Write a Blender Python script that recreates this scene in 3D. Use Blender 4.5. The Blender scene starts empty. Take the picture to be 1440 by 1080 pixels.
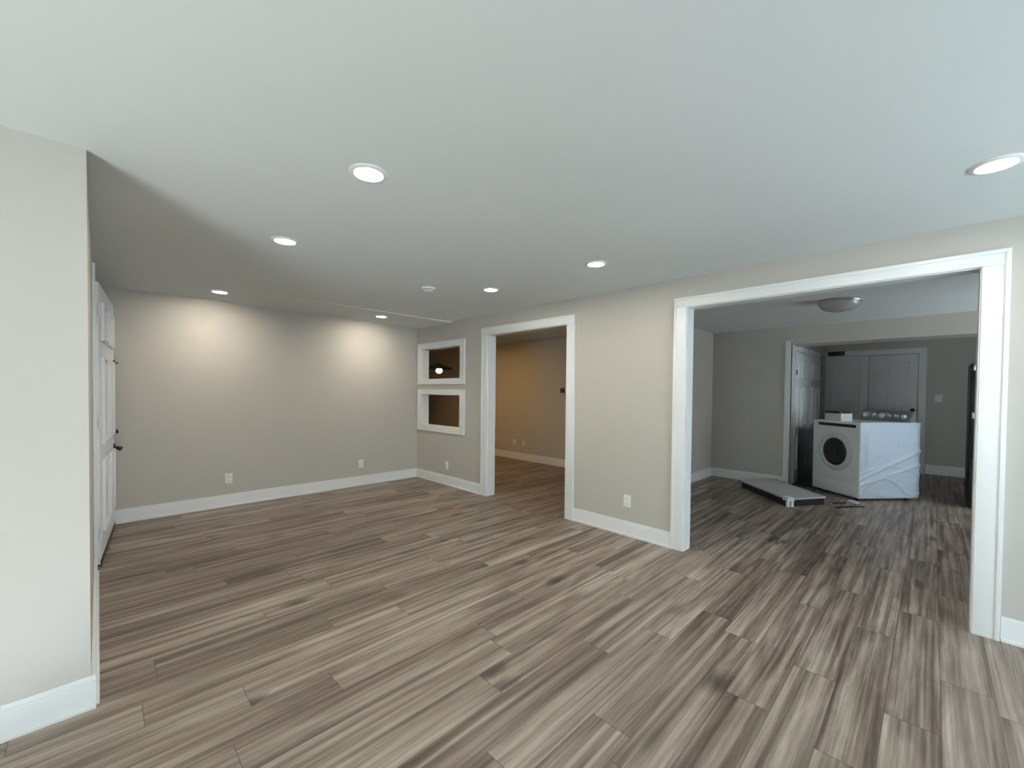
import bpy, bmesh, math, random
from mathutils import Vector, Matrix, noise
random.seed(7)
S = bpy.context.scene
C = S.collection
PI = math.pi

# ------------------------------------------------------------------ camera
cd = bpy.data.cameras.new('camera'); cam = bpy.data.objects.new('camera', cd); C.objects.link(cam)
cd.sensor_fit = 'HORIZONTAL'; cd.sensor_width = 36.0
cd.lens = 586.70 / 1440 * 36.0
cd.shift_y = 21.0 / 1440
cd.clip_start = 0.02
fw = Vector((0.704, 0.710, -0.0186)).normalized()
rt = Vector((0.7097, -0.7044, 0.0100)); rt = (rt - fw * rt.dot(fw)).normalized()
up = rt.cross(fw)
M = Matrix((rt, up, -fw)).transposed().to_4x4(); M.translation = (0, 0, 1.38)
cam.matrix_world = M
S.camera = cam

# ------------------------------------------------------------------ world, exposure, daylight
S.view_settings.view_transform = 'Standard'
S.view_settings.look = 'None'
S.view_settings.gamma = 1.0
S.view_settings.use_curve_mapping = False
S.view_settings.exposure = 0.22
W = bpy.data.worlds.new('sky'); S.world = W; W.use_nodes = True
bg = W.node_tree.nodes['Background']; bg.inputs[0].default_value = (0.94, 1.0, 0.92, 1); bg.inputs[1].default_value = 3.0

def daylight(name, loc, rot, sx, sy, power, col):
    l = bpy.data.lights.new(name, 'AREA'); l.shape = 'RECTANGLE'; l.size = sx; l.size_y = sy
    l.energy = power; l.color = col
    o = bpy.data.objects.new(name, l); C.objects.link(o); o.location = loc; o.rotation_euler = rot
    return o
DAY = (0.80, 0.95, 1.0)
# inside face of the window openings of the main room and of the laundry
daylight('daylight_side_window', (-2.44, 0.0, 1.10), (0, -PI / 2 - math.radians(45), 0), 0.65, 1.1, 58, (0.85, 0.98, 1.0))
daylight('daylight_rear_window', (2.1, -2.40, 1.25), (PI / 2 + math.radians(6), 0, 0), 1.5, 1.4, 60, (0.62, 0.82, 1.0))
daylight('daylight_laundry_window', (6.5, -2.20, 1.35), (PI / 2 + math.radians(20), 0, 0), 1.2, 1.0, 36, (0.76, 0.88, 1.0))
sl = bpy.data.lights.new('sun', 'SUN'); sl.energy = 245; sl.color = (0.70, 0.86, 1.0); sl.angle = math.radians(1.0)
so_ = bpy.data.objects.new('sun', sl); C.objects.link(so_); so_.location = (-6, -4, 5)
so_.rotation_euler = Vector((1.72, 1.35, -1.10)).to_track_quat('-Z', 'Y').to_euler()

# ------------------------------------------------------------------ dimensions
V, U, Y1, X1, H = 3.611, 5.789, 2.526, -0.030, 2.377
T = 0.12              # wall thickness
XW, YR = -2.72, -2.72 # window wall, rear wall (inner faces)
XB, XC = 7.30, 10.35  # laundry back wall, end wall of its recess
YL, YLR = 2.60, -2.47 # laundry left / right walls
YE = 1.49             # end of laundry back wall, side wall of recess
XF, YF = 6.05, 10.2   # far room

# ------------------------------------------------------------------ materials
def mat(name, col, rough=0.5, metal=0.0, spec=0.5, bump=None, noise=0.0, nscale=8.0, emit=None, estr=0.0):
    m = bpy.data.materials.new(name); m.use_nodes = True
    nt = m.node_tree; b = nt.nodes['Principled BSDF']
    b.inputs['Base Color'].default_value = (*col, 1); b.inputs['Roughness'].default_value = rough
    b.inputs['Metallic'].default_value = metal; b.inputs['Specular IOR Level'].default_value = spec
    tc = nt.nodes.new('ShaderNodeTexCoord')
    if noise > 0:
        n = nt.nodes.new('ShaderNodeTexNoise'); n.inputs['Scale'].default_value = nscale; n.inputs['Detail'].default_value = 4
        nt.links.new(tc.outputs['Object'], n.inputs['Vector'])
        mx = nt.nodes.new('ShaderNodeMix'); mx.data_type = 'RGBA'
        mx.inputs[6].default_value = (*[c * (1 - noise) for c in col], 1)
        mx.inputs[7].default_value = (*[min(1, c * (1 + noise)) for c in col], 1)
        nt.links.new(n.outputs['Fac'], mx.inputs[0]); nt.links.new(mx.outputs[2], b.inputs['Base Color'])
    if bump:
        n2 = nt.nodes.new('ShaderNodeTexNoise'); n2.inputs['Scale'].default_value = bump[0]; n2.inputs['Detail'].default_value = 3
        nt.links.new(tc.outputs['Object'], n2.inputs['Vector'])
        bp = nt.nodes.new('ShaderNodeBump'); bp.inputs['Strength'].default_value = bump[1]; bp.inputs['Distance'].default_value = 0.004
        nt.links.new(n2.outputs['Fac'], bp.inputs['Height']); nt.links.new(bp.outputs['Normal'], b.inputs['Normal'])
    if emit:
        b.inputs['Emission Color'].default_value = (*emit, 1); b.inputs['Emission Strength'].default_value = estr
    return m

def floor_mat():
    m = bpy.data.materials.new('vinyl_plank'); m.use_nodes = True
    nt = m.node_tree; N = nt.nodes; L = nt.links; b = N['Principled BSDF']
    def math_(op, a, bb=None, cc=None):
        n = N.new('ShaderNodeMath'); n.operation = op
        for i, v in enumerate((a, bb, cc)):
            if v is None: continue
            if isinstance(v, (int, float)): n.inputs[i].default_value = v
            else: L.new(v, n.inputs[i])
        return n.outputs[0]
    tc = N.new('ShaderNodeTexCoord'); sp = N.new('ShaderNodeSeparateXYZ'); L.new(tc.outputs['Object'], sp.inputs[0])
    x, y = sp.outputs[0], sp.outputs[1]
    PW, PL = 0.1755, 1.22
    yr = math_('DIVIDE', math_('ADD', y, 0.053 + 0.1755 * 40), PW); row = math_('FLOOR', yr); fy = math_('FRACT', yr)
    wn = N.new('ShaderNodeTexWhiteNoise'); wn.noise_dimensions = '1D'; L.new(row, wn.inputs['W'])
    xr = math_('ADD', math_('DIVIDE', x, PL), math_('MULTIPLY', wn.outputs['Value'], 7.0)); colm = math_('FLOOR', xr); fx = math_('FRACT', xr)
    cv = N.new('ShaderNodeCombineXYZ'); L.new(row, cv.inputs[0]); L.new(colm, cv.inputs[1])
    wp = N.new('ShaderNodeTexWhiteNoise'); wp.noise_dimensions = '2D'; L.new(cv.outputs[0], wp.inputs['Vector'])
    pid = wp.outputs['Value']
    # grain coordinates, shifted per plank
    def grain(sx, sy, detail, k, rough=0.6, dist=0.0):
        c = N.new('ShaderNodeCombineXYZ')
        L.new(math_('ADD', math_('MULTIPLY', x, sx), math_('MULTIPLY', pid, 37.0 * k)), c.inputs[0])
        L.new(math_('ADD', math_('MULTIPLY', y, sy), math_('MULTIPLY', pid, 91.0 * k)), c.inputs[1])
        n = N.new('ShaderNodeTexNoise'); n.inputs['Scale'].default_value = 1.0; n.inputs['Detail'].default_value = detail
        n.inputs['Roughness'].default_value = rough; n.inputs['Distortion'].default_value = dist
        L.new(c.outputs[0], n.inputs['Vector']); return n.outputs['Fac']
    g1 = grain(0.55, 17, 4, 1.0, 0.60, 0.35)    # long broad streaks
    g2 = grain(4.0, 85, 4, 1.7, 0.7)            # fine grain
    g3 = grain(1.1, 5.5, 3, 2.3, 0.5, 1.2)      # cloudy cathedral patches
    g4 = grain(0.7, 42, 3, 3.1, 0.55, 0.2)      # thin dark streaks
    def stretch(v, k): return math_('ADD', math_('MULTIPLY', math_('SUBTRACT', v, 0.5), k), 0.0)
    fac = math_('ADD', math_('ADD', stretch(g1, 1.0), stretch(g2, 0.30)), math_('ADD', stretch(g3, 0.55), stretch(g4, 0.65)))
    fac = math_('ADD', math_('ADD', fac, 0.55), math_('MULTIPLY', math_('SUBTRACT', pid, 0.5), 0.15))
    rmp = N.new('ShaderNodeValToRGB'); e = rmp.color_ramp.elements
    e[0].position = 0.22; e[0].color = (0.068, 0.045, 0.032, 1)
    e[1].position = 0.86; e[1].color = (0.47, 0.39, 0.325, 1)
    for pos, c in ((0.40, (0.142, 0.102, 0.077, 1)), (0.54, (0.232, 0.178, 0.142, 1)), (0.68, (0.335, 0.269, 0.222, 1))):
        q = e.new(pos); q.color = c
    L.new(fac, rmp.inputs[0])
    # knots
    kc = N.new('ShaderNodeCombineXYZ')
    L.new(math_('ADD', math_('MULTIPLY', x, 2.0), math_('MULTIPLY', pid, 13.0)), kc.inputs[0])
    L.new(math_('ADD', math_('MULTIPLY', y, 4.6), math_('MULTIPLY', pid, 29.0)), kc.inputs[1])
    vo = N.new('ShaderNodeTexVoronoi'); vo.inputs['Scale'].default_value = 1.0; L.new(kc.outputs[0], vo.inputs['Vector'])
    vs = N.new('ShaderNodeSeparateColor'); L.new(vo.outputs['Color'], vs.inputs[0])
    has = math_('GREATER_THAN', vs.outputs[0], 0.50)
    kd = math_('ADD', vo.outputs['Distance'], math_('MULTIPLY', math_('SUBTRACT', g3, 0.5), 0.45))
    mr = N.new('ShaderNodeMapRange'); L.new(kd, mr.inputs[0]); mr.inputs[1].default_value = 0.04; mr.inputs[2].default_value = 0.26
    mr.inputs[3].default_value = 0.85; mr.inputs[4].default_value = 0.0
    kn = math_('MULTIPLY', mr.outputs[0], has)
    mk = N.new('ShaderNodeMix'); mk.data_type = 'RGBA'; L.new(kn, mk.inputs[0]); L.new(rmp.outputs[0], mk.inputs[6]); mk.inputs[7].default_value = (0.055, 0.038, 0.030, 1)
    # seams
    ey = math_('MINIMUM', fy, math_('SUBTRACT', 1.0, fy)); ex = math_('MINIMUM', fx, math_('SUBTRACT', 1.0, fx))
    sy_ = math_('LESS_THAN', ey, 0.012); sx_ = math_('LESS_THAN', ex, 0.0018)
    seam = math_('MAXIMUM', sy_, sx_)
    ms = N.new('ShaderNodeMix'); ms.data_type = 'RGBA'; L.new(math_('MULTIPLY', seam, 0.5), ms.inputs[0]); L.new(mk.outputs[2], ms.inputs[6]); ms.inputs[7].default_value = (0.045, 0.034, 0.028, 1)
    L.new(ms.outputs[2], b.inputs['Base Color'])
    b.inputs['Roughness'].default_value = 0.42
    b.inputs['Specular IOR Level'].default_value = 0.45
    bp = N.new('ShaderNodeBump'); bp.inputs['Strength'].default_value = 0.25; bp.inputs['Distance'].default_value = 0.002
    L.new(math_('SUBTRACT', math_('ADD', g2, math_('MULTIPLY', g1, 0.5)), math_('MULTIPLY', seam, 0.8)), bp.inputs['Height']); L.new(bp.outputs['Normal'], b.inputs['Normal'])
    return m

def film_mat():
    m = bpy.data.materials.new('plastic_film'); m.use_nodes = True
    nt = m.node_tree; b = nt.nodes['Principled BSDF']; out = nt.nodes['Material Output']
    b.inputs['Base Color'].default_value = (0.66, 0.80, 0.97, 1); b.inputs['Roughness'].default_value = 0.22
    tr = nt.nodes.new('ShaderNodeBsdfTransparent'); mx = nt.nodes.new('ShaderNodeMixShader'); mx.inputs[0].default_value = 0.42
    nt.links.new(tr.outputs[0], mx.inputs[1]); nt.links.new(b.outputs[0], mx.inputs[2]); nt.links.new(mx.outputs[0], out.inputs[0])
    return m

def glass_mat():
    m = bpy.data.materials.new('window_glass'); m.use_nodes = True
    nt = m.node_tree; out = nt.nodes['Material Output']; b = nt.nodes['Principled BSDF']
    b.inputs['Base Color'].default_value = (1, 1, 1, 1); b.inputs['Roughness'].default_value = 0.02
    tr = nt.nodes.new('ShaderNodeBsdfTransparent'); mx = nt.nodes.new('ShaderNodeMixShader'); mx.inputs[0].default_value = 0.08
    nt.links.new(tr.outputs[0], mx.inputs[1]); nt.links.new(b.outputs[0], mx.inputs[2]); nt.links.new(mx.outputs[0], out.inputs[0])
    return m

WALL = mat('greige_paint', (0.52, 0.490, 0.440), 0.55, spec=0.3, bump=(220, 0.10), noise=0.02, nscale=3)
CEIL = mat('ceiling_paint', (0.74, 0.775, 0.755), 0.6, spec=0.25, bump=(150, 0.10), noise=0.012, nscale=1.5)
TRIM = mat('white_trim_paint', (0.80, 0.80, 0.79), 0.32, bump=(60, 0.04), noise=0.01)
DOORP = mat('door_paint', (0.80, 0.79, 0.79), 0.40, bump=(80, 0.05), noise=0.015)
FLOOR = floor_mat()
PLAST = mat('white_plastic', (0.80, 0.80, 0.77), 0.35, noise=0.01)
SLOT = mat('dark_slot', (0.03, 0.03, 0.03), 0.6, noise=0.05)
BRONZE = mat('dark_bronze', (0.025, 0.02, 0.018), 0.35, metal=0.6, noise=0.1)
LENS = mat('lit_lens', (0.9, 0.9, 0.88), 0.4, emit=(1.0, 0.97, 0.92), estr=6.0, noise=0.01)
WASH = mat('white_enamel', (0.78, 0.80, 0.79), 0.30, noise=0.015)
RING = mat('door_ring_plastic', (0.62, 0.64, 0.63), 0.25, noise=0.02)
DGLASS = mat('dark_door_glass', (0.012, 0.016, 0.016), 0.08, noise=0.2)
BLACKP = mat('black_plastic', (0.012, 0.013, 0.014), 0.35, noise=0.1)
CHROME = mat('pale_metal', (0.75, 0.75, 0.74), 0.25, metal=0.7, noise=0.03)
FOAM = mat('pale_packing_board', (0.48, 0.47, 0.46), 0.7, bump=(40, 0.3), noise=0.12, nscale=5)
FOAMW = mat('white_foam', (0.80, 0.82, 0.86), 0.6, bump=(90, 0.3), noise=0.03)
DARKC = mat('dark_board_edge', (0.012, 0.011, 0.012), 0.7, noise=0.2)
DGREY = mat('dark_grey_enamel', (0.045, 0.052, 0.052), 0.35, noise=0.25, nscale=6)
CONSOLE = mat('grey_console', (0.17, 0.19, 0.19), 0.35, noise=0.15, nscale=8)
DOME = mat('frosted_dome', (0.42, 0.42, 0.44), 0.25, noise=0.04)
NICKEL = mat('brushed_nickel', (0.5, 0.5, 0.5), 0.35, metal=0.9, noise=0.05)
CARTON = mat('white_carton', (0.62, 0.62, 0.60), 0.6, noise=0.12, nscale=30)
FILM = film_mat(); GLASS = glass_mat()
GLOBE = mat('lit_globe', (0.9, 0.9, 0.9), 0.4, emit=(1.0, 0.98, 0.94), estr=3.0, noise=0.01)

# ------------------------------------------------------------------ mesh helpers
def bx(bm, x0, x1, y0, y1, z0, z1, bev=0.0, seg=2):
    r = bmesh.ops.create_cube(bm, size=1.0)
    vs = r['verts']
    for v in vs:
        v.co = Vector((x0 + (v.co.x + .5) * (x1 - x0), y0 + (v.co.y + .5) * (y1 - y0), z0 + (v.co.z + .5) * (z1 - z0)))
    if bev > 0:
        es = list({e for v in vs for e in v.link_edges})
        bmesh.ops.bevel(bm, geom=es, offset=bev, segments=seg, affect='EDGES', profile=0.6)

def lathe(bm, prof, mtx=None, n=40, cap=True):
    """prof: list of (r, h) revolved about local Z, placed by mtx"""
    mtx = mtx or Matrix.Identity(4); rings = []
    for r, h in prof:
        if r < 1e-6: rings.append([bm.verts.new(mtx @ Vector((0, 0, h)))])
        else: rings.append([bm.verts.new(mtx @ Vector((r * math.cos(2 * PI * i / n), r * math.sin(2 * PI * i / n), h))) for i in range(n)])
    for a, b in zip(rings, rings[1:]):
        if len(a) == 1 and len(b) == 1: continue
        for i in range(n):
            j = (i + 1) % n
            if len(a) == 1: bm.faces.new((a[0], b[j], b[i]))
            elif len(b) == 1: bm.faces.new((a[i], a[j], b[0]))
            else: bm.faces.new((a[i], a[j], b[j], b[i]))
    bmesh.ops.recalc_face_normals(bm, faces=bm.faces[:])

def tube(bm, pts, r, n=10):
    pts = [Vector(p) for p in pts]; rings = []
    for i, p in enumerate(pts):
        d = (pts[min(i + 1, len(pts) - 1)] - pts[max(i - 1, 0)]).normalized()
        a = d.orthogonal().normalized() if i == 0 else (pa - d * pa.dot(d)).normalized()
        pa = a; b = d.cross(a)
        rings.append([bm.verts.new(p + r * (math.cos(2 * PI * k / n) * a + math.sin(2 * PI * k / n) * b)) for k in range(n)])
    for A, B in zip(rings, rings[1:]):
        for k in range(n): bm.faces.new((A[k], A[(k + 1) % n], B[(k + 1) % n], B[k]))
    bm.faces.new(rings[0][::-1]); bm.faces.new(rings[-1])
    bmesh.ops.recalc_face_normals(bm, faces=bm.faces[:])

def obj(name, bm, material, parent=None, smooth=True):
    me = bpy.data.meshes.new(name); bm.to_mesh(me); bm.free()
    me.materials.append(material)
    if smooth:
        for p in me.polygons: p.use_smooth = True
        try: me.set_sharp_from_angle(angle=math.radians(35))
        except Exception: pass
    o = bpy.data.objects.new(name, me); C.objects.link(o)
    if parent: o.parent = parent
    return o

def NB(): return bmesh.new()

def tag(o, label, cat, group=None, kind=None):
    o['label'] = label; o['category'] = cat
    if group: o['group'] = group
    if kind: o['kind'] = kind
    return o

def thing(name, label, cat, loc=(0, 0, 0), rotz=0.0, group=None, kind=None):
    o = bpy.data.objects.new(name, None); C.objects.link(o); o.location = loc; o.rotation_euler = (0, 0, rotz)
    o.empty_display_size = 0.05
    return tag(o, label, cat, group, kind)

def struct(name, bm, m, label, cat):
    return tag(obj(name, bm, m, None, True), label, cat, None, 'structure')

# ------------------------------------------------------------------ shell
b = NB(); bx(b, XW - .3, XC + .3, YR - .3, YF + .3, -0.10, 0.0)
struct('floor', b, FLOOR, 'grey brown wood-look vinyl plank floor running through all rooms', 'floor')
b = NB(); bx(b, XW - .3, XC + .3, YR - .3, YF + .3, H, H + 0.12)
tw = [b.verts.new(p) for p in ((0.55, 4.92, H + .002), (V, 4.92, H - .016), (V, U, H - .016), (0.55, U, H + .002), (0.55, 4.92, H + .02), (V, 4.92, H + .02), (V, U, H + .02), (0.55, U, H + .02))]
for f_ in ((3, 2, 1, 0), (4, 5, 6, 7), (0, 1, 5, 4), (1, 2, 6, 5), (2, 3, 7, 6), (3, 0, 4, 7)): b.faces.new([tw[k] for k in f_])
bmesh.ops.recalc_face_normals(b, faces=b.faces[:])
struct('ceiling', b, CEIL, 'smooth white flat ceiling over the empty room', 'ceiling')

# wall with openings along y (plane x) -------------------------------------------------
def wall_y(bm, x0, x1, y0, y1, holes):
    """holes: (ya, yb, za, zb) possibly stacked at the same ya,yb"""
    ys = sorted({y0, y1} | {h[0] for h in holes} | {h[1] for h in holes})
    for a, c in zip(ys, ys[1:]):
        zs = sorted([(h[2], h[3]) for h in holes if h[0] <= a + 1e-6 and h[1] >= c - 1e-6]); z = 0.0
        for za, zb in zs:
            if za > z + 1e-4: bx(bm, x0, x1, a, c, z, za)
            z = zb
        if z < H - 1e-4: bx(bm, x0, x1, a, c, z, H)
def wall_x(bm, y0, y1, x0, x1, holes):
    xs = sorted({x0, x1} | {h[0] for h in holes} | {h[1] for h in holes})
    for a, c in zip(xs, xs[1:]):
        zs = sorted([(h[2], h[3]) for h in holes if h[0] <= a + 1e-6 and h[1] >= c - 1e-6]); z = 0.0
        for za, zb in zs:
            if za > z + 1e-4: bx(bm, a, c, y0, y1, z, za)
            z = zb
        if z < H - 1e-4: bx(bm, a, c, y0, y1, z, H)

OP = (-0.19, 1.51, 0.0, 2.125)       # wide opening to the laundry
DR = (2.79, 4.10, 0.0, 2.115)        # narrow doorway to the far room
N1 = (4.665, 5.655, 1.545, 2.025)    # upper pass-through
N2 = (4.665, 5.655, 0.835, 1.325)    # lower pass-through
b = NB(); wall_y(b, V, V + T, YR, U + T, [OP, DR, N1, N2])
struct('wall_right', b, WALL, 'greige right wall holding the doorway, the wide opening and two square pass-throughs', 'wall')
b = NB(); bx(b, X1 - T, V, U, U + T, 0, H)
struct('wall_back', b, WALL, 'greige back wall washed by two ceiling lights', 'wall')
ED = (4.46, 5.74)
b = NB(); wall_y(b, X1 - T, X1, Y1 + T, U, [(ED[0], ED[1], 0, 2.2)])
bx(b, X1 - T - .03, X1 - T, ED[0] - .1, U, 0, H)
struct('wall_left', b, WALL, 'narrow greige wall around the entry door', 'wall')
b = NB(); bx(b, XW - T, X1, Y1, Y1 + T, 0, H)
struct('wall_near', b, WALL, 'near greige wall end at left edge of the photo', 'wall')
WH = (-0.6, 0.6, 0.75, 1.45)
b = NB(); wall_y(b, XW - T, XW, YR - T, Y1, [WH])
struct('wall_window', b, WALL, 'greige wall with the large window behind the camera', 'wall')
WR = (1.3, 2.9, 0.5, 2.0)
b = NB(); wall_x(b, YR - T, YR, XW, V, [WR])
struct('wall_rear', b, WALL, 'greige rear wall with a window behind the camera', 'wall')

# laundry
b = NB(); bx(b, XB, XB + T, YE, YL + T, 0, H)
struct('wall_laundry', b, WALL, 'short greige laundry wall left of the washer', 'wall')
b = NB(); bx(b, V + T, XB, YL, YL + T, 0, H)
struct('wall_divider', b, WALL, 'side wall between the laundry and the far room', 'wall')
WL = (5.9, 7.1, 0.8, 1.9)
b = NB(); wall_x(b, YLR - T, YLR, V + T, XC, [WL])
struct('wall_side', b, WALL, 'laundry side wall with a window, hidden behind the opening casing', 'wall')
b = NB(); bx(b, XC, XC + T, YLR - T, YE + .15, 0, H)
struct('wall_end', b, WALL, 'dark greige end wall behind the washer with double doors', 'wall')
b = NB(); bx(b, XB + T, 9.61, YE + .03, YE + .15, 0, H); bx(b, 9.61, 10.32, YE + .03, YE + .15, 2.10, H); bx(b, 10.32, XC, YE + .03, YE + .15, 0, H)
bx(b, 9.0, 9.1, YE + .15, YE + 3.4, 0, H); bx(b, 10.60, 10.70, YE + .10, YE + 3.4, 0, H); bx(b, XC + T, 10.7, YE + .02, YE + .15, 0, H); bx(b, 9.0, 10.7, YE + 3.4, YE + 3.5, 0, H)
struct('wall_recess', b, WALL, 'recess side wall with white closet doors', 'wall')
b = NB(); bx(b, XB, XB + .45, YLR, YE, 2.112, H)
struct('wall_header', b, WALL, 'dropped greige bulkhead above the washer', 'bulkhead')
b = NB(); bx(b, -0.2, 8.0, YR - 2.6, YLR - T - .005, 2.2, 2.3); bx(b, -0.2, -.1, YR - 2.6, YR - T - .005, 0, 2.3); bx(b, -0.2, 8.0, YR - 2.7, YR - 2.6, 1.0, 2.3)
struct('sun_blocker', b, TRIM, 'unseen sun blocker added outside the rear and laundry windows', 'sun blocker')  # added out of view to keep the sun out of rear and laundry windows
# far room
b = NB(); bx(b, XF, XF + T, YL + T, YF, 0, H)
struct('wall_far', b, WALL, 'far room wall glowing brown under a warm lamp', 'wall')
b = NB(); bx(b, V + T, XF + T, YF, YF + T, 0, H); bx(b, V, V + T, U + T, YF + T, 0, H)
struct('wall_far_side', b, WALL, 'closing walls of the dim far room', 'wall')

# ------------------------------------------------------------------ baseboards
BH, BT = 0.14, 0.016
def bb_y(bm, x, sgn, y0, y1, h=BH):         # on a wall of constant x, facing sgn
    a, c = sorted((x, x + sgn * BT)); bx(bm, a, c, y0, y1, 0, h - .022)
    a, c = sorted((x, x + sgn * BT * .62)); bx(bm, a, c, y0, y1, h - .023, h, .002)
    a, c = sorted((x + sgn * BT * .9, x + sgn * (BT + .010))); bx(bm, a, c, y0, y1, 0, .022, .004)
def bb_x(bm, y, sgn, x0, x1, h=BH):
    a, c = sorted((y, y + sgn * BT)); bx(bm, x0, x1, a, c, 0, h - .022)
    a, c = sorted((y, y + sgn * BT * .62)); bx(bm, x0, x1, a, c, h - .023, h, .002)
    a, c = sorted((y + sgn * BT * .9, y + sgn * (BT + .010))); bx(bm, x0, x1, a, c, 0, .022, .004)
CW = 0.105    # casing width
b = NB(); bb_y(b, V, -1, OP[1] + CW, DR[0] - CW); bb_y(b, V, -1, DR[1] + CW, U); bb_y(b, V, -1, YR, OP[0] - CW)
struct('baseboard_right', b, TRIM, 'white baseboard along the right wall between the openings', 'baseboard')
b = NB(); bb_x(b, U, -1, X1, V)
struct('baseboard_back', b, TRIM, 'white baseboard along the back wall', 'baseboard')
b = NB(); bb_x(b, Y1, -1, XW, X1 + BT); bb_y(b, X1, 1, Y1 + .0005, ED[0] - .13)
struct('baseboard_near', b, TRIM, 'white baseboard wrapping the near wall end at left', 'baseboard')
b = NB(); bb_y(b, XB, -1, YE + .06, YL); bb_x(b, YL, -1, V + T, XB)
struct('baseboard_laundry', b, TRIM, 'white baseboard of the laundry left corner', 'baseboard')
b = NB(); bb_y(b, XC, -1, YLR, .07, .165)
struct('baseboard_end', b, TRIM, 'baseboard on dark end wall right of the double doors', 'baseboard')
b = NB(); bb_y(b, XF, -1, YL + T, YF)
struct('baseboard_far', b, TRIM, 'baseboard seen through the narrow doorway', 'baseboard')
b = NB(); bb_y(b, XW, 1, YR, Y1); bb_x(b, YR, 1, XW, V)
struct('baseboard_rear', b, TRIM, 'white baseboard behind the camera', 'baseboard')

# ------------------------------------------------------------------ casings of the two openings (mitred boards + jamb lining)
def casing(bm, x, sgn, y0, y1, ztop, w=CW, th=0.019, zh=None):
    zh = zh or w
    a, c = sorted((x, x + sgn * th)); a2, c2 = sorted((x, x + sgn * (th + .006)))
    r = .006
    for (p, q) in ((y0 - w + r, y0 + r), (y1 - r, y1 + w - r)):
        bx(bm, a, c, p, q, 0, ztop - r, .003)
    bx(bm, a, c, y0 - w + r, y1 + w - r, ztop - r, ztop + zh - r, .003)
    # raised outer back-band
    bx(bm, a2, c2, y0 - w + r - .004, y0 - w + r + .018, 0, ztop + zh - r - .0185, .003)
    bx(bm, a2, c2, y1 + w - r - .018, y1 + w - r + .004, 0, ztop + zh - r - .0185, .003)
    bx(bm, a2, c2, y0 - w + r - .004, y1 + w - r + .004, ztop + zh - r - .018, ztop + zh - r + .004, .003)
def jamb(bm, x0, x1, y0, y1, ztop, t=.012):
    bx(bm, x0, x1, y0 - .001, y0 + t, 0, ztop - t - .0005); bx(bm, x0, x1, y1 - t, y1 + .001, 0, ztop - t - .0005); bx(bm, x0, x1, y0, y1, ztop - t, ztop + .001)
b = NB(); casing(b, V, -1, OP[0], OP[1], OP[3], zh=.08); jamb(b, V, V + T, *OP[:2], OP[3]); casing(b, V + T, 1, OP[0], OP[1], OP[3], zh=.08)
struct('trim_1', b, TRIM, 'white casing around the wide opening to the laundry', 'door casing')
b = NB(); casing(b, V, -1, DR[0], DR[1], DR[3], zh=.09); jamb(b, V, V + T, *DR[:2], DR[3]); casing(b, V + T, 1, DR[0], DR[1], DR[3], zh=.09)
struct('trim_2', b, TRIM, 'white casing around the narrow doorway', 'door casing')

# pass-through windows (casing, sill/jamb lining)
def passthrough(name, hole, zc0, zc1, label):
    t = thing(name, label, 'pass-through window', (V, (hole[0] + hole[1]) / 2, hole[2]), kind='structure')
    yo, zo = t.location.y, hole[2]
    y0, y1 = hole[0] - yo, hole[1] - yo; z0, z1 = 0.0, hole[3] - zo
    o0, o1 = 4.567 - yo, 5.742 - yo; c0, c1 = zc0 - zo, zc1 - zo
    bm = NB(); th = .02
    bx(bm, -th, 0, o0, y0 + .006, c0, c1, .003); bx(bm, -th, 0, y1 - .006, o1, c0, c1, .003)
    bx(bm, -th, 0, y0, y1, z1 - .006, c1, .003); bx(bm, -th, 0, y0, y1, c0, z0 + .006, .003)
    bx(bm, -th - .006, 0, o0 - .003, o0 + .016, c0 + .0165, c1 - .0165, .003); bx(bm, -th - .006, 0, o1 - .016, o1 + .003, c0 + .0165, c1 - .0165, .003)
    bx(bm, -th - .006, 0, o0 - .003, o1 + .003, c1 - .016, c1 + .003, .003); bx(bm, -th - .006, 0, o0 - .003, o1 + .003, c0 - .003, c0 + .016, .003)
    obj('casing', bm, TRIM, t)
    bm = NB(); k = .012
    bx(bm, 0, T, y0, y0 + k, z0 + k, z1 - k - .0005); bx(bm, 0, T, y1 - k, y1, z0 + k, z1 - k - .0005); bx(bm, 0, T, y0, y1, z1 - k, z1)
    obj('jamb', bm, TRIM, t)
    bm = NB(); bx(bm, -.004, T, y0, y1, z0, z0 + k, .002)
    obj('sill', bm, TRIM, t)
    return t
passthrough('window_1', N1, 1.475, 2.10, 'upper of the two white-framed square pass-throughs beside the corner')
passthrough('window_2', N2, 0.762, 1.394, 'lower of the two white-framed square pass-throughs beside the corner')

# windows that let in the daylight (behind the camera / in the laundry)
def real_window(name, label, axis, pos, a0, a1, z0, z1, sgn):
    t = thing(name, label, 'window', (0, 0, 0), kind='structure')
    def B(bm, d0, d1, p, q, u, v, bev=.003):
        lo, hi = sorted((pos + sgn * d0, pos + sgn * d1))
        if axis == 'x': bx(bm, lo, hi, p, q, u, v, bev)
        else: bx(bm, p, q, lo, hi, u, v, bev)
    bm = NB(); w = .09
    B(bm, 0, .02, a0 - w, a0, z0 - w, z1 + w); B(bm, 0, .02, a1, a1 + w, z0 - w, z1 + w); B(bm, 0, .02, a0, a1, z1, z1 + w); B(bm, 0, .03, a0, a1, z0 - w, z0)
    obj('casing', bm, TRIM, t)
    bm = NB(); f = .05; m = (a0 + a1) / 2
    for p, q in ((a0, a0 + f), (a1 - f, a1), (m - f / 2, m + f / 2)): B(bm, -.10, -.05, p, q, z0, z1)
    B(bm, -.099, -.051, a0, a1, z0, z0 + f); B(bm, -.099, -.051, a0, a1, z1 - f, z1)
    obj('sash', bm, PLAST, t)
    bm = NB(); B(bm, -.078, -.072, a0 + .03, a1 - .03, z0 + .03, z1 - .03, 0)
    obj('pane', bm, GLASS, t)
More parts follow.
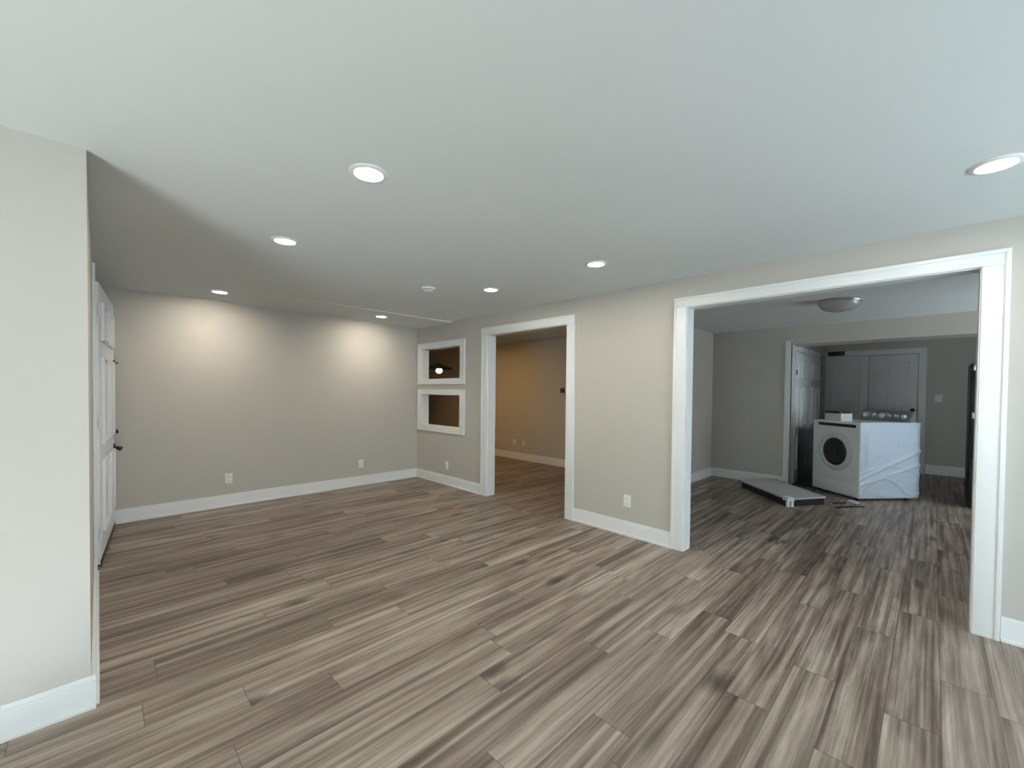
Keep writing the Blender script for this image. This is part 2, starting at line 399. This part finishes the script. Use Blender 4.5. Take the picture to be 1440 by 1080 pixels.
real_window('window_3', 'large white window in the wall behind the camera', 'x', XW, WH[0], WH[1], WH[2], WH[3], 1)
real_window('window_4', 'white window in the rear wall behind the camera', 'y', YR, WR[0], WR[1], WR[2], WR[3], 1)
real_window('window_5', 'laundry window hidden behind the opening casing', 'y', YLR, WL[0], WL[1], WL[2], WL[3], 1)

# ------------------------------------------------------------------ panel doors
def panel_leaf(bm, w, h, th, panels, y0=0.0):
    """leaf in local yz, front face at x=+th/2; panels = (ya, yb, za, zb) as routed frames with raised fields"""
    bx(bm, -th / 2, th / 2, y0, y0 + w, 0, h, .003)
    for s in (1, -1):
        for ya, yb, za, zb in panels:
            m = .022
            for r in ((ya, ya + m, za, zb), (yb - m, yb, za, zb), (ya + m, yb - m, za, za + m), (ya + m, yb - m, zb - m, zb)):
                lo, hi = sorted((s * (th / 2 - .002), s * (th / 2 + .020))); bx(bm, lo, hi, y0 + r[0], y0 + r[1], r[2], r[3], .003)
            lo, hi = sorted((s * (th / 2 - .002), s * (th / 2 + .008))); bx(bm, lo, hi, y0 + ya + .05, y0 + yb - .05, za + .05, zb - .05, .004)
def six(w, h):
    s = .11 * w / .8; g = .10 * w / .8; c = (w - 2 * s - g) / 2; P = []
    for k in range(2):
        a = s + k * (c + g)
        for z0, z1 in ((.10, .36), (.42, .74), (.80, .94)): P.append((a, a + c, z0 * h, z1 * h))
    return P
def lever(parent, x, y, z, side, s=1.0, d=-1):
    bm = NB(); mt = Matrix.Translation((x, y, z)) @ Matrix.Rotation(side * PI / 2, 4, 'Y')
    lathe(bm, [(0, .0), (.03 * s, .0), (.031 * s, .006), (.026 * s, .011), (.011 * s, .013), (.010 * s, .05), (0, .05)], mt, 24)
    tube(bm, [(x + side * .047, y - d * .008, z), (x + side * .055, y + d * .03, z + .002), (x + side * .052, y + d * .075, z), (x + side * .047, y + d * .115, z - .004)], .009 * s, 10)
    obj('door_lever', bm, BRONZE, parent)
def deadbolt(parent, x, y, z, side, r=.03):
    bm = NB(); mt = Matrix.Translation((x, y, z)) @ Matrix.Rotation(side * PI / 2, 4, 'Y')
    lathe(bm, [(0, .0), (r, .0), (r, .010), (r * .8, .016), (0, .016)], mt, 24)
    bx(bm, x + side * .016 if side > 0 else x - .034, x + .034 if side > 0 else x - .016, y - .006, y + .006, z - .018, z + .018, .003)
    obj('deadbolt', bm, BRONZE, parent)

# entry door, ajar, hinged on the near jamb
hx, hy = X1 + .012, ED[0] + .02
ex, ey = 0.088, ED[1] - .035
t = thing('door_1', 'white panelled entry door standing slightly ajar at far left', 'door', (hx, hy, .015), math.atan2(ey - hy, ex - hx) - PI / 2, kind='structure')
DWID = math.hypot(ex - hx, ey - hy)
bm = NB(); panel_leaf(bm, DWID, 2.165, .044, six(DWID, 2.165)); obj('door_leaf', bm, DOORP, t)
lever(t, .022, DWID - .07, .77, 1, 1.45); deadbolt(t, .022, DWID - .07, .93, 1, .042)
bm = NB(); bx(bm, .020, .034, DWID - .10, DWID - .02, 1.585, 1.625, .003); tube(bm, [(.034, DWID - .06, 1.605), (.05, DWID - .05, 1.605), (.052, DWID - .02, 1.60)], .006)
obj('door_latch', bm, BRONZE, t)
for z in (.2, 1.05, 1.9):
    bm = NB(); tube(bm, [(.026, -.006, z), (.026, -.006, z + .09)], .007); obj('hinge', bm, DOORP, t)
bm = NB(); bx(bm, -.02, .026, 0.004, DWID - .004, -.012, .03, .003); obj('door_sweep', bm, BLACKP, t)
b = NB(); a, c = X1, X1 + .018
bx(b, a, c, ED[0] - .12, ED[0] - .0, 0, 2.2, .003); bx(b, a, c, ED[1], U - .002, 0, 2.2, .003); bx(b, a, c, ED[0] - .12, U - .002, 2.2, 2.29, .003)
bx(b, X1 - T, X1, ED[0] - .001, ED[0] + .012, 0, 2.2); bx(b, X1 - T, X1, ED[1] - .012, ED[1] + .001, 0, 2.2); bx(b, X1 - T, X1, ED[0], ED[1], 2.188, 2.201)
struct('trim_3', b, TRIM, 'white casing of the entry door at far left', 'door casing')

# double doors on the end wall
def end_door(name, y0, w, panels, label):
    t = thing(name, label, 'door', (XC - .026, y0, .012), kind='structure')
    bm = NB(); panel_leaf(bm, w, 2.10, .04, panels); obj('door_leaf', bm, DOORP, t)
    return t
d = end_door('door_2', .862, .655, [(.10, .555, .18, .95), (.10, .555, 1.07, 1.98)], 'left leaf of the double doors, with single tall panel')
bm = NB(); bx(bm, -.07, -.02, .36, .62, 2.125, 2.205, .006); bx(bm, -.09, -.065, .42, .50, 2.135, 2.18, .004); obj('door_closer', bm, BRONZE, d)
d2 = end_door('door_3', .195, .655, six(.655, 2.10), 'right six-panel leaf of the double doors, with dark lever')
lever(d2, -.02, .06, .965, -1, 1.15, 1); deadbolt(d2, -.02, .055, 1.10, -1, .032)
b = NB(); w = .10
bx(b, XC - .045, XC, .085, .185, 0, 2.22, .003); bx(b, XC - .045, XC, 1.515, 1.52, 0, 2.22, .002); bx(b, XC - .046, XC, .085, 1.52, 2.125, 2.22, .003)
struct('trim_4', b, TRIM, 'white casing around the double doors behind the washer', 'door casing')

# closet doors on the side wall of the recess (seen at a grazing angle)
yS = YE + .03
def side_door(name, x0, w, h, label):
    t = thing(name, label, 'door', (x0, yS - .022, .012), -PI / 2, kind='structure')
    bm = NB(); panel_leaf(bm, w, h, .036, six(w, h)); obj('door_leaf', bm, DOORP, t)
    return t
sd = side_door('door_4', 7.56, .78, 2.02, 'nearer white closet door at left of the washer')
for c_ in sd.children: c_.location = (0, 0, 0)
sd.rotation_euler = (0, 0, -PI / 2)
sd2 = side_door('door_5', 8.66, .82, 2.02, 'further white closet door beside the dark gap')
bm = NB(); bx(bm, .018, .03, .03, .06, 1.66, 1.74, .003); obj('hinge', bm, BRONZE, sd)
b = NB()
bx(b, XB - .018, XB + T + .02, yS - .046, yS - .03, 0, 2.2, .003)                # corner board on the wall end
bx(b, XB - .018, XB, yS - .046, yS + .045, 0, 2.17, .003)
for x0 in (7.44, 8.36, 8.54, 9.50): bx(b, x0, x0 + .10, yS - .03, yS, 0, 2.14, .003)
bx(b, 7.44, 8.46, yS - .029, yS, 2.045, 2.14, .003); bx(b, 8.54, 9.60, yS - .029, yS, 2.045, 2.14, .003)
struct('trim_5', b, TRIM, 'white casings around the closet doors left of the washer', 'door casing')

# ------------------------------------------------------------------ fixtures
def outlet(name, loc, rot, label, group=None):
    """duplex outlet: local +Y is out of the wall... built in local xz, facing -Y"""
    t = thing(name, label, 'outlet', loc, rot, group)
    bm = NB(); bx(bm, -.036, .036, -.006, 0, -.058, .058, .003); obj('cover_plate', bm, PLAST, t)
    for s in (-1, 1):
        bm = NB(); bx(bm, -.017, .017, -.0085, -.004, s * .027 - .014, s * .027 + .014, .004)
        so = obj('socket', bm, PLAST, t)
        bm = NB()
        for q in (-.006, .006): bx(bm, q - .0013, q + .0013, -.0092, -.008, s * .027 - .003, s * .027 + .007)
        bx(bm, -.002, .002, -.0092, -.008, s * .027 - .010, s * .027 - .006)
        obj('slots', bm, SLOT, so)
    bm = NB(); lathe(bm, [(0, 0), (.003, 0), (.003, .001), (0, .0012)], Matrix.Translation((0, -.006, 0)) @ Matrix.Rotation(PI / 2, 4, 'X'), 12); obj('screw', bm, NICKEL, t)
    return t
RX = -PI / 2          # faces -X
outlet('wall_outlet', (V, 2.05, .335), RX, 'white outlet on the wall between the doorway and the wide opening')
outlet('wall_outlet', (V, 4.98, .285), RX, 'white outlet below the two square pass-throughs')
outlet('wall_outlet', (1.078, U, .325), 0, 'white outlet low on the back wall, nearer the entry door')
outlet('wall_outlet', (2.685, U, .315), 0, 'white outlet low on the back wall, nearer the corner')
outlet('wall_outlet', (XF, 5.76, .35), RX, 'outlet on the brown wall beyond the doorway, right of two')
outlet('wall_outlet', (XF, 6.02, .35), RX, 'outlet on the brown wall beyond the doorway, left of two')

t = thing('light_switch', 'pale light switch on the dark wall right of the double doors', 'switch', (XC, -.07, 1.33), RX)
bm = NB(); bx(bm, -.045, .045, -.007, 0, -.065, .065, .003); obj('cover_plate', bm, PLAST, t)
bm = NB(); bx(bm, -.016, .016, -.012, -.004, -.033, .033, .003); obj('rocker', bm, PLAST, t)
q = thing('thermostat', 'small dark thermostat on the brown wall beyond the doorway', 'thermostat', (XF, 4.78, 1.40), RX)
bm = NB(); bx(bm, -.045, .045, -.022, 0, -.045, .045, .008, 3); obj('body', bm, DGREY, q)
bm = NB(); bx(bm, -.028, .028, -.024, -.02, -.015, .025, .002); obj('screen', bm, BLACKP, q)

def downlight(x, y, z, label, group, power=7.0, col=(1.0, .97, .84), spread=178, tilt=0.0):
    t = thing('recessed_light', label, 'ceiling light', (x, y, z), 0, group)
    bm = NB(); lathe(bm, [(.062, -.004), (.066, -.009), (.080, -.007), (.086, -.002), (.086, 0)], None, 40); obj('trim_ring', bm, PLAST, t)
    bm = NB(); lathe(bm, [(0, -.0075), (.04, -.007), (.0625, -.005), (.0625, -.001)], None, 40); obj('lens', bm, LENS, t)
    l = bpy.data.lights.new('downlight_beam', 'AREA'); l.shape = 'DISK'; l.size = .12; l.energy = power; l.color = col; l.spread = math.radians(spread)
    o = bpy.data.objects.new('downlight_beam', l); C.objects.link(o); o.parent = t; o.location = (0, 0, -.014); o.rotation_euler = (tilt, 0, 0)
    return t
G = 'recessed ceiling lights'
downlight(.89, 1.85, H, 'lit recessed light nearest the camera on the left half of the ceiling', G)
downlight(.898, 3.09, H, 'lit recessed light in the middle of the left row', G)
downlight(.897, 5.20, H - .001, 'lit recessed light close to the back wall, nearer the entry door', G, 7.5, (1.0, .91, .78), 150, math.radians(22))
downlight(2.70, 5.23, H - .0115, 'lit recessed light close to the back wall, nearer the corner', G, 7.5, (1.0, .91, .78), 150, math.radians(22))
downlight(2.745, 3.08, H, 'lit recessed light in front of the narrow doorway beside the smoke detector', G)
downlight(2.755, 1.865, H, 'lit recessed light before the wall between the two openings', G)
downlight(2.75, -.172, H, 'lit recessed light at the right edge above the wide opening', G)

t = thing('smoke_detector', 'round white smoke detector on the ceiling near the back', 'smoke detector', (2.29, 3.48, H))
bm = NB(); lathe(bm, [(0, -.034), (.03, -.034), (.048, -.028), (.056, -.015), (.062, -.012), (.065, 0)], None, 36); obj('body', bm, PLAST, t)
bm = NB(); lathe(bm, [(.050, -.0265), (.0575, -.0145), (.058, -.0165), (.052, -.0275)], None, 36); obj('vent_ring', bm, DOME, t)

t = thing('flush_ceiling_light', 'unlit round frosted dome light on the laundry ceiling', 'ceiling light', (5.60, .72, H))
bm = NB(); lathe(bm, [(0, 0), (.19, 0), (.195, -.012), (.185, -.028), (.17, -.03)], None, 48); obj('base', bm, NICKEL, t)
bm = NB(); lathe(bm, [(.178, -.026), (.172, -.055), (.145, -.085), (.10, -.105), (.05, -.115), (0, -.118)], None, 48); obj('glass_dome', bm, DOME, t)
bm = NB(); lathe(bm, [(0, -.14), (.008, -.137), (.010, -.128), (.006, -.122), (.014, -.117)], None, 20); obj('finial', bm, NICKEL, t)

# far room: pendant seen through the upper pass-through, warm downlight hidden behind the wall
t = thing('pendant_lamp', 'small lit pendant with dark shade seen through the upper pass-through', 'pendant lamp', (5.14, 7.39, 1.80))
bm = NB(); lathe(bm, [(0, -.06), (.04, -.052), (.066, -.02), (.07, .0), (.062, .03), (.03, .055), (0, .06)], None, 30); obj('globe', bm, GLOBE, t)
bm = NB(); lathe(bm, [(.30, .03), (.22, .075), (.10, .12), (.03, .15), (.028, .155), (.10, .127), (.22, .083), (.30, .038), (.30, .03)], None, 40); obj('shade', bm, BLACKP, t)
bm = NB(); tube(bm, [(0, 0, .15), (0, 0, H - 1.80 - .02)], .006); obj('cord', bm, BLACKP, t)
bm = NB(); lathe(bm, [(0, H - 1.80 - .03), (.05, H - 1.80 - .028), (.06, H - 1.80), (0, H - 1.80)], None, 24); obj('canopy', bm, BLACKP, t)
downlight(4.70, 6.15, H, 'warm recessed light of the far room, hidden by the wall', G, 15, (1.0, .60, .24))

# ------------------------------------------------------------------ laundry machines
AW = math.radians(51)
t = thing('washing_machine', 'white front-loading washer with round dark door and film-wrapped side', 'washing machine', (6.96, .65, 0), AW - PI / 2)
DX, WY, HT = .84, .74, 1.015   # depth, width, height
bm = NB(); bx(bm, 0, DX, 0, WY, .03, HT, .022, 4); obj('body', bm, WASH, t)
for (fx, fy) in ((.07, .07), (.07, WY - .07), (DX - .07, .07), (DX - .07, WY - .07)):
    bm = NB(); lathe(bm, [(0, 0), (.025, 0), (.025, .012), (.015, .014), (.015, .034), (0, .034)], Matrix.Translation((fx, fy, 0)), 16); obj('foot', bm, BLACKP, t)
bm = NB(); bx(bm, -.004, .02, .03, WY - .03, .05, .20, .006); obj('kick_panel', bm, WASH, t)
bm = NB()   # curved moulding below the door
tube(bm, [(-.002, .06 + k * (WY - .12) / 16, .30 - .05 * math.sin(PI * k / 16)) for k in range(17)], .008, 8); obj('front_moulding', bm, WASH, t)
bm = NB(); bx(bm, -.007, .02, .06, WY - .10, .945, .985, .004); obj('control_strip', bm, BLACKP, t)
bm = NB(); bx(bm, -.009, .0, .34, .40, .952, .978, .002); obj('display', bm, DGLASS, t)
MD = Matrix.Translation((0, .35, .60)) @ Matrix.Rotation(-PI / 2, 4, 'Y')
bm = NB(); lathe(bm, [(.262, -.004), (.258, .012), (.235, .030), (.205, .034), (.188, .026), (.185, .010)], MD, 56)
dr = obj('door', bm, RING, t)
bm = NB(); lathe(bm, [(.187, .018), (.17, .030), (.12, .036), (.06, .026), (0, .018)], MD, 56); obj('door_glass', bm, DGLASS, dr)
bm = NB(); bx(bm, -.046, -.02, .35 + .205, .35 + .245, .56, .66, .008, 3); obj('door_handle', bm, RING, dr)
# side panel: embossed rectangle
bm = NB()
for r in ((.10, .115, .14, .90), (.725, .74, .14, .90), (.115, .725, .14, .155), (.115, .725, .885, .90)):
    bx(bm, r[0], r[1], -.013, .004, r[2], r[3], .004)
bx(bm, .135, .705, -.004, .004, .175, .865, .004)
obj('side_panel', bm, WASH, t)
# cling film over the side
bm = NB(); nx, nz = 60, 70; g = []
for j in range(nz + 1):
    rowv = []
    for i in range(nx + 1):
        x = -.008 + (DX + .006) * i / nx; z = .04 + (HT - .03) * j / nz
        c1 = z - (.30 + .42 * x); c2 = z - (.22 + .30 * x); c3 = z - (.12 + .18 * math.sin(5 * x))
        c4 = z - (.36 + .10 * math.sin(4 * x)); c5 = z - (.07 + .05 * math.sin(7 * x + 1))
        d = .022 + .024 * math.exp(-(c1 / .022) ** 2) + .020 * math.exp(-(c2 / .020) ** 2) + .018 * math.exp(-(c3 / .018) ** 2) + .010 * math.exp(-(c4 / .014) ** 2) + .014 * math.exp(-(c5 / .015) ** 2)
        d += .005 * noise.noise(Vector((7 * x, 0, 11 * z))) * (1.2 - z) + .004 * noise.noise(Vector((16 * x - 9 * z, 3, 20 * z + 5 * x))) * math.exp(-((z - .2) / .28) ** 2) + .0015 * noise.noise(Vector((30 * x, 7, 4 * z)))
        rowv.append(bm.verts.new((x, -d, z)))
    g.append(rowv)
for j in range(nz):
    for i in range(nx): bm.faces.new((g[j][i], g[j][i + 1], g[j + 1][i + 1], g[j + 1][i]))
obj('plastic_film', bm, FILM, t)
# rear console with dials
bm = NB(); vs = [(DX - .13, 0, HT - .004), (DX - .005, 0, HT - .004), (DX - .005, 0, HT + .15), (DX - .06, 0, HT + .15)]
A_ = [bm.verts.new(Vector(v) + Vector((0, .02, 0))) for v in vs]; B_ = [bm.verts.new(Vector(v) + Vector((0, WY - .02, 0))) for v in vs]
bm.faces.new(A_); bm.faces.new(B_[::-1])
for k in range(4): bm.faces.new((A_[k], B_[k], B_[(k + 1) % 4], A_[(k + 1) % 4]))
bmesh.ops.recalc_face_normals(bm, faces=bm.faces[:]); bmesh.ops.bevel(bm, geom=bm.edges[:], offset=.008, segments=2, affect='EDGES')
con = obj('console', bm, CONSOLE, t)
nrm = Vector((-.154, 0, .07)).normalized()
for y, r, m in ((.63, .042, CHROME), (.50, .030, CHROME), (.40, .034, WASH), (.30, .022, CHROME), (.20, .022, CHROME), (.10, .026, WASH)):
    p = Vector((DX - .095, y, HT + .073)); mt = Matrix.Translation(p) @ nrm.to_track_quat('Z', 'Y').to_matrix().to_4x4()
    bm = NB(); lathe(bm, [(0, .032), (r * .8, .032), (r * .9, .028), (r, .004), (r * 1.15, 0), (r * 1.15, -.004)], mt, 24); obj('dial', bm, m, con)

# white carton on the washer top
t = thing('carton', 'small white carton with dark lid on top of the washer', 'box', (7.31, .92, HT), AW - PI / 2 + .08)
bm = NB(); bx(bm, -.09, .09, -.12, .12, 0, .105, .004); obj('box_body', bm, CARTON, t)
bm = NB(); bx(bm, -.092, .092, -.10, .122, .105, .128, .004); obj('lid', bm, BLACKP, t)

# dark narrow appliance between wall end and washer
t = thing('narrow_cabinet', 'dark narrow cabinet squeezed between the closet casing and the washer', 'cabinet', (7.60, 1.26, 0), -.10)
bm = NB(); bx(bm, -.12, .30, -.05, .15, .03, .86, .010); obj('body', bm, DGREY, t)
bm = NB(); bx(bm, -.135, -.118, -.045, .145, .06, .60, .006); dd = obj('door', bm, BLACKP, t)
bm = NB(); tube(bm, [(-.135, .04, .36), (-.16, .04, .37), (-.16, .04, .50), (-.135, .04, .51)], .007); obj('handle', bm, DGREY, dd)
bm = NB(); bx(bm, -.128, -.116, -.03, .13, .66, .80, .004); obj('drawer_front', bm, DGREY, t)

# packing board on the floor
A0, B0, C0 = Vector((5.97, 1.22, 0)), Vector((6.73, 1.97, 0)), Vector((6.46, .92, 0))
ub = (B0 - A0); ua = (C0 - A0); D0 = B0 + ua
t = thing('packing_board', 'pale flat packing board with dark underside lying in front of the washer', 'board', A0)
def quad_prism(bm, pts, z0, z1, bev=.003):
    lo = [bm.verts.new((p.x, p.y, z0 if not isinstance(z0, list) else z0[i])) for i, p in enumerate(pts)]
    hi = [bm.verts.new((p.x, p.y, z1 if not isinstance(z1, list) else z1[i])) for i, p in enumerate(pts)]
    fs = [bm.faces.new(lo[::-1]), bm.faces.new(hi)]
    for i in range(4):
        j = (i + 1) % 4; fs.append(bm.faces.new((lo[i], lo[j], hi[j], hi[i])))
    bmesh.ops.recalc_face_normals(bm, faces=fs)
Z0 = Vector((0, 0, 0))
bm = NB(); quad_prism(bm, [Z0, ua, ua + ub, ub], .080, .100); obj('panel', bm, FOAM, t, False)
bm = NB(); e1, e2 = ub.normalized() * .05, ua.normalized() * .05
for p0, d, ln, ww in ((e1 * .06, ua, 1, e1), (ub - e1 * 1.06, ua, 1, e1), (e2 * .06, ub, 1, e2), (ua - e2 * 1.06, ub, 1, e2), (ub * .5, ua, 1, e1)):
    k = d * .03; quad_prism(bm, [p0 + k, p0 + d - k, p0 + d - k + ww, p0 + k + ww], 0.0, .080)
obj('underframe', bm, DARKC, t, False)
bm = NB(); g1, g2 = ub.normalized() * .10, ua.normalized() * .10; o_ = -(ub.normalized() + ua.normalized()) * .012
quad_prism(bm, [o_, o_ + g2, o_ + g2 + g1, o_ + g1], .070, .112)
for kk in (o_, o_ + g2 * .55):
    quad_prism(bm, [kk, kk + g2 * .35, kk + g2 * .35 + g1 * .35, kk + g1 * .35], 0, .071)
obj('corner_guard', bm, FOAMW, t, False)
# straps lying beside the board
def strap(pts, label, m, w=.03):
    bm = NB(); P = [Vector(p) for p in pts]; L_, R_ = [], []
    for i, p in enumerate(P):
        d = (P[min(i + 1, len(P) - 1)] - P[max(i - 1, 0)]); d.z = 0; d.normalize(); n = Vector((-d.y, d.x, 0)) * w / 2
        L_.append((bm.verts.new(p + n), bm.verts.new(p + n + Vector((0, 0, .008))))); R_.append((bm.verts.new(p - n), bm.verts.new(p - n + Vector((0, 0, .008)))))
    for i in range(len(P) - 1):
        bm.faces.new((L_[i][1], L_[i + 1][1], R_[i + 1][1], R_[i][1])); bm.faces.new((L_[i][0], R_[i][0], R_[i + 1][0], L_[i + 1][0]))
        bm.faces.new((L_[i][0], L_[i + 1][0], L_[i + 1][1], L_[i][1])); bm.faces.new((R_[i][0], R_[i][1], R_[i + 1][1], R_[i + 1][0]))
    bm.faces.new((L_[0][0], L_[0][1], R_[0][1], R_[0][0])); bm.faces.new((L_[-1][0], R_[-1][0], R_[-1][1], L_[-1][1]))
    bmesh.ops.recalc_face_normals(bm, faces=bm.faces[:])
    return tag(obj('packing_strap', bm, m), label, 'strap')
strap([(6.36, .80, 0), (6.46, .74, .0), (6.58, .66, .0), (6.66, .57, .0)], 'dark packing strap on the floor just in front of the washer', DARKC, .035)
strap([(6.60, .86, 0), (6.68, .80, 0), (6.75, .76, 0)], 'short dark strap between packing board and washer', DARKC, .03)
bm = NB(); bx(bm, -.06, .06, -.03, .03, 0, .022, .006)
sc = obj('foam_scrap', bm, FOAMW); sc.location = (6.84, .69, 0); sc.rotation_euler = (0, 0, .9); tag(sc, 'white scrap of foam at the washer foot', 'scrap')

# black refrigerator edge right of the opening
t = thing('refrigerator', 'tall black refrigerator edge peeking past the right casing', 'refrigerator', (7.58, -.325, 0))
bm = NB(); bx(bm, 0, .68, -.78, 0, .02, 1.78, .012); obj('body', bm, BLACKP, t)
bm = NB(); bx(bm, -.06, -.004, -.775, -.005, .62, 1.775, .012); d1 = obj('door', bm, BLACKP, t)
bm = NB(); bx(bm, -.06, -.004, -.775, -.005, .06, .60, .012); d2_ = obj('drawer', bm, BLACKP, t)
for par, z0, z1 in ((d1, 1.14, 1.72),):
    bm = NB(); tube(bm, [(-.06, -.035, z0), (-.10, -.035, z0 + .02), (-.10, -.035, z1 - .02), (-.06, -.035, z1)], .011); h_ = obj('handle', bm, DGREY, par)
    for z in (z0 - .035, z1 - .035):
        bm = NB(); bx(bm, -.115, -.058, -.055, -.012, z, z + .075, .006); obj('handle_bracket', bm, CHROME, h_)
bm = NB(); tube(bm, [(-.06, -.08, .50), (-.10, -.08, .51), (-.10, -.70, .51), (-.06, -.70, .50)], .011); obj('handle', bm, DGREY, d2_)
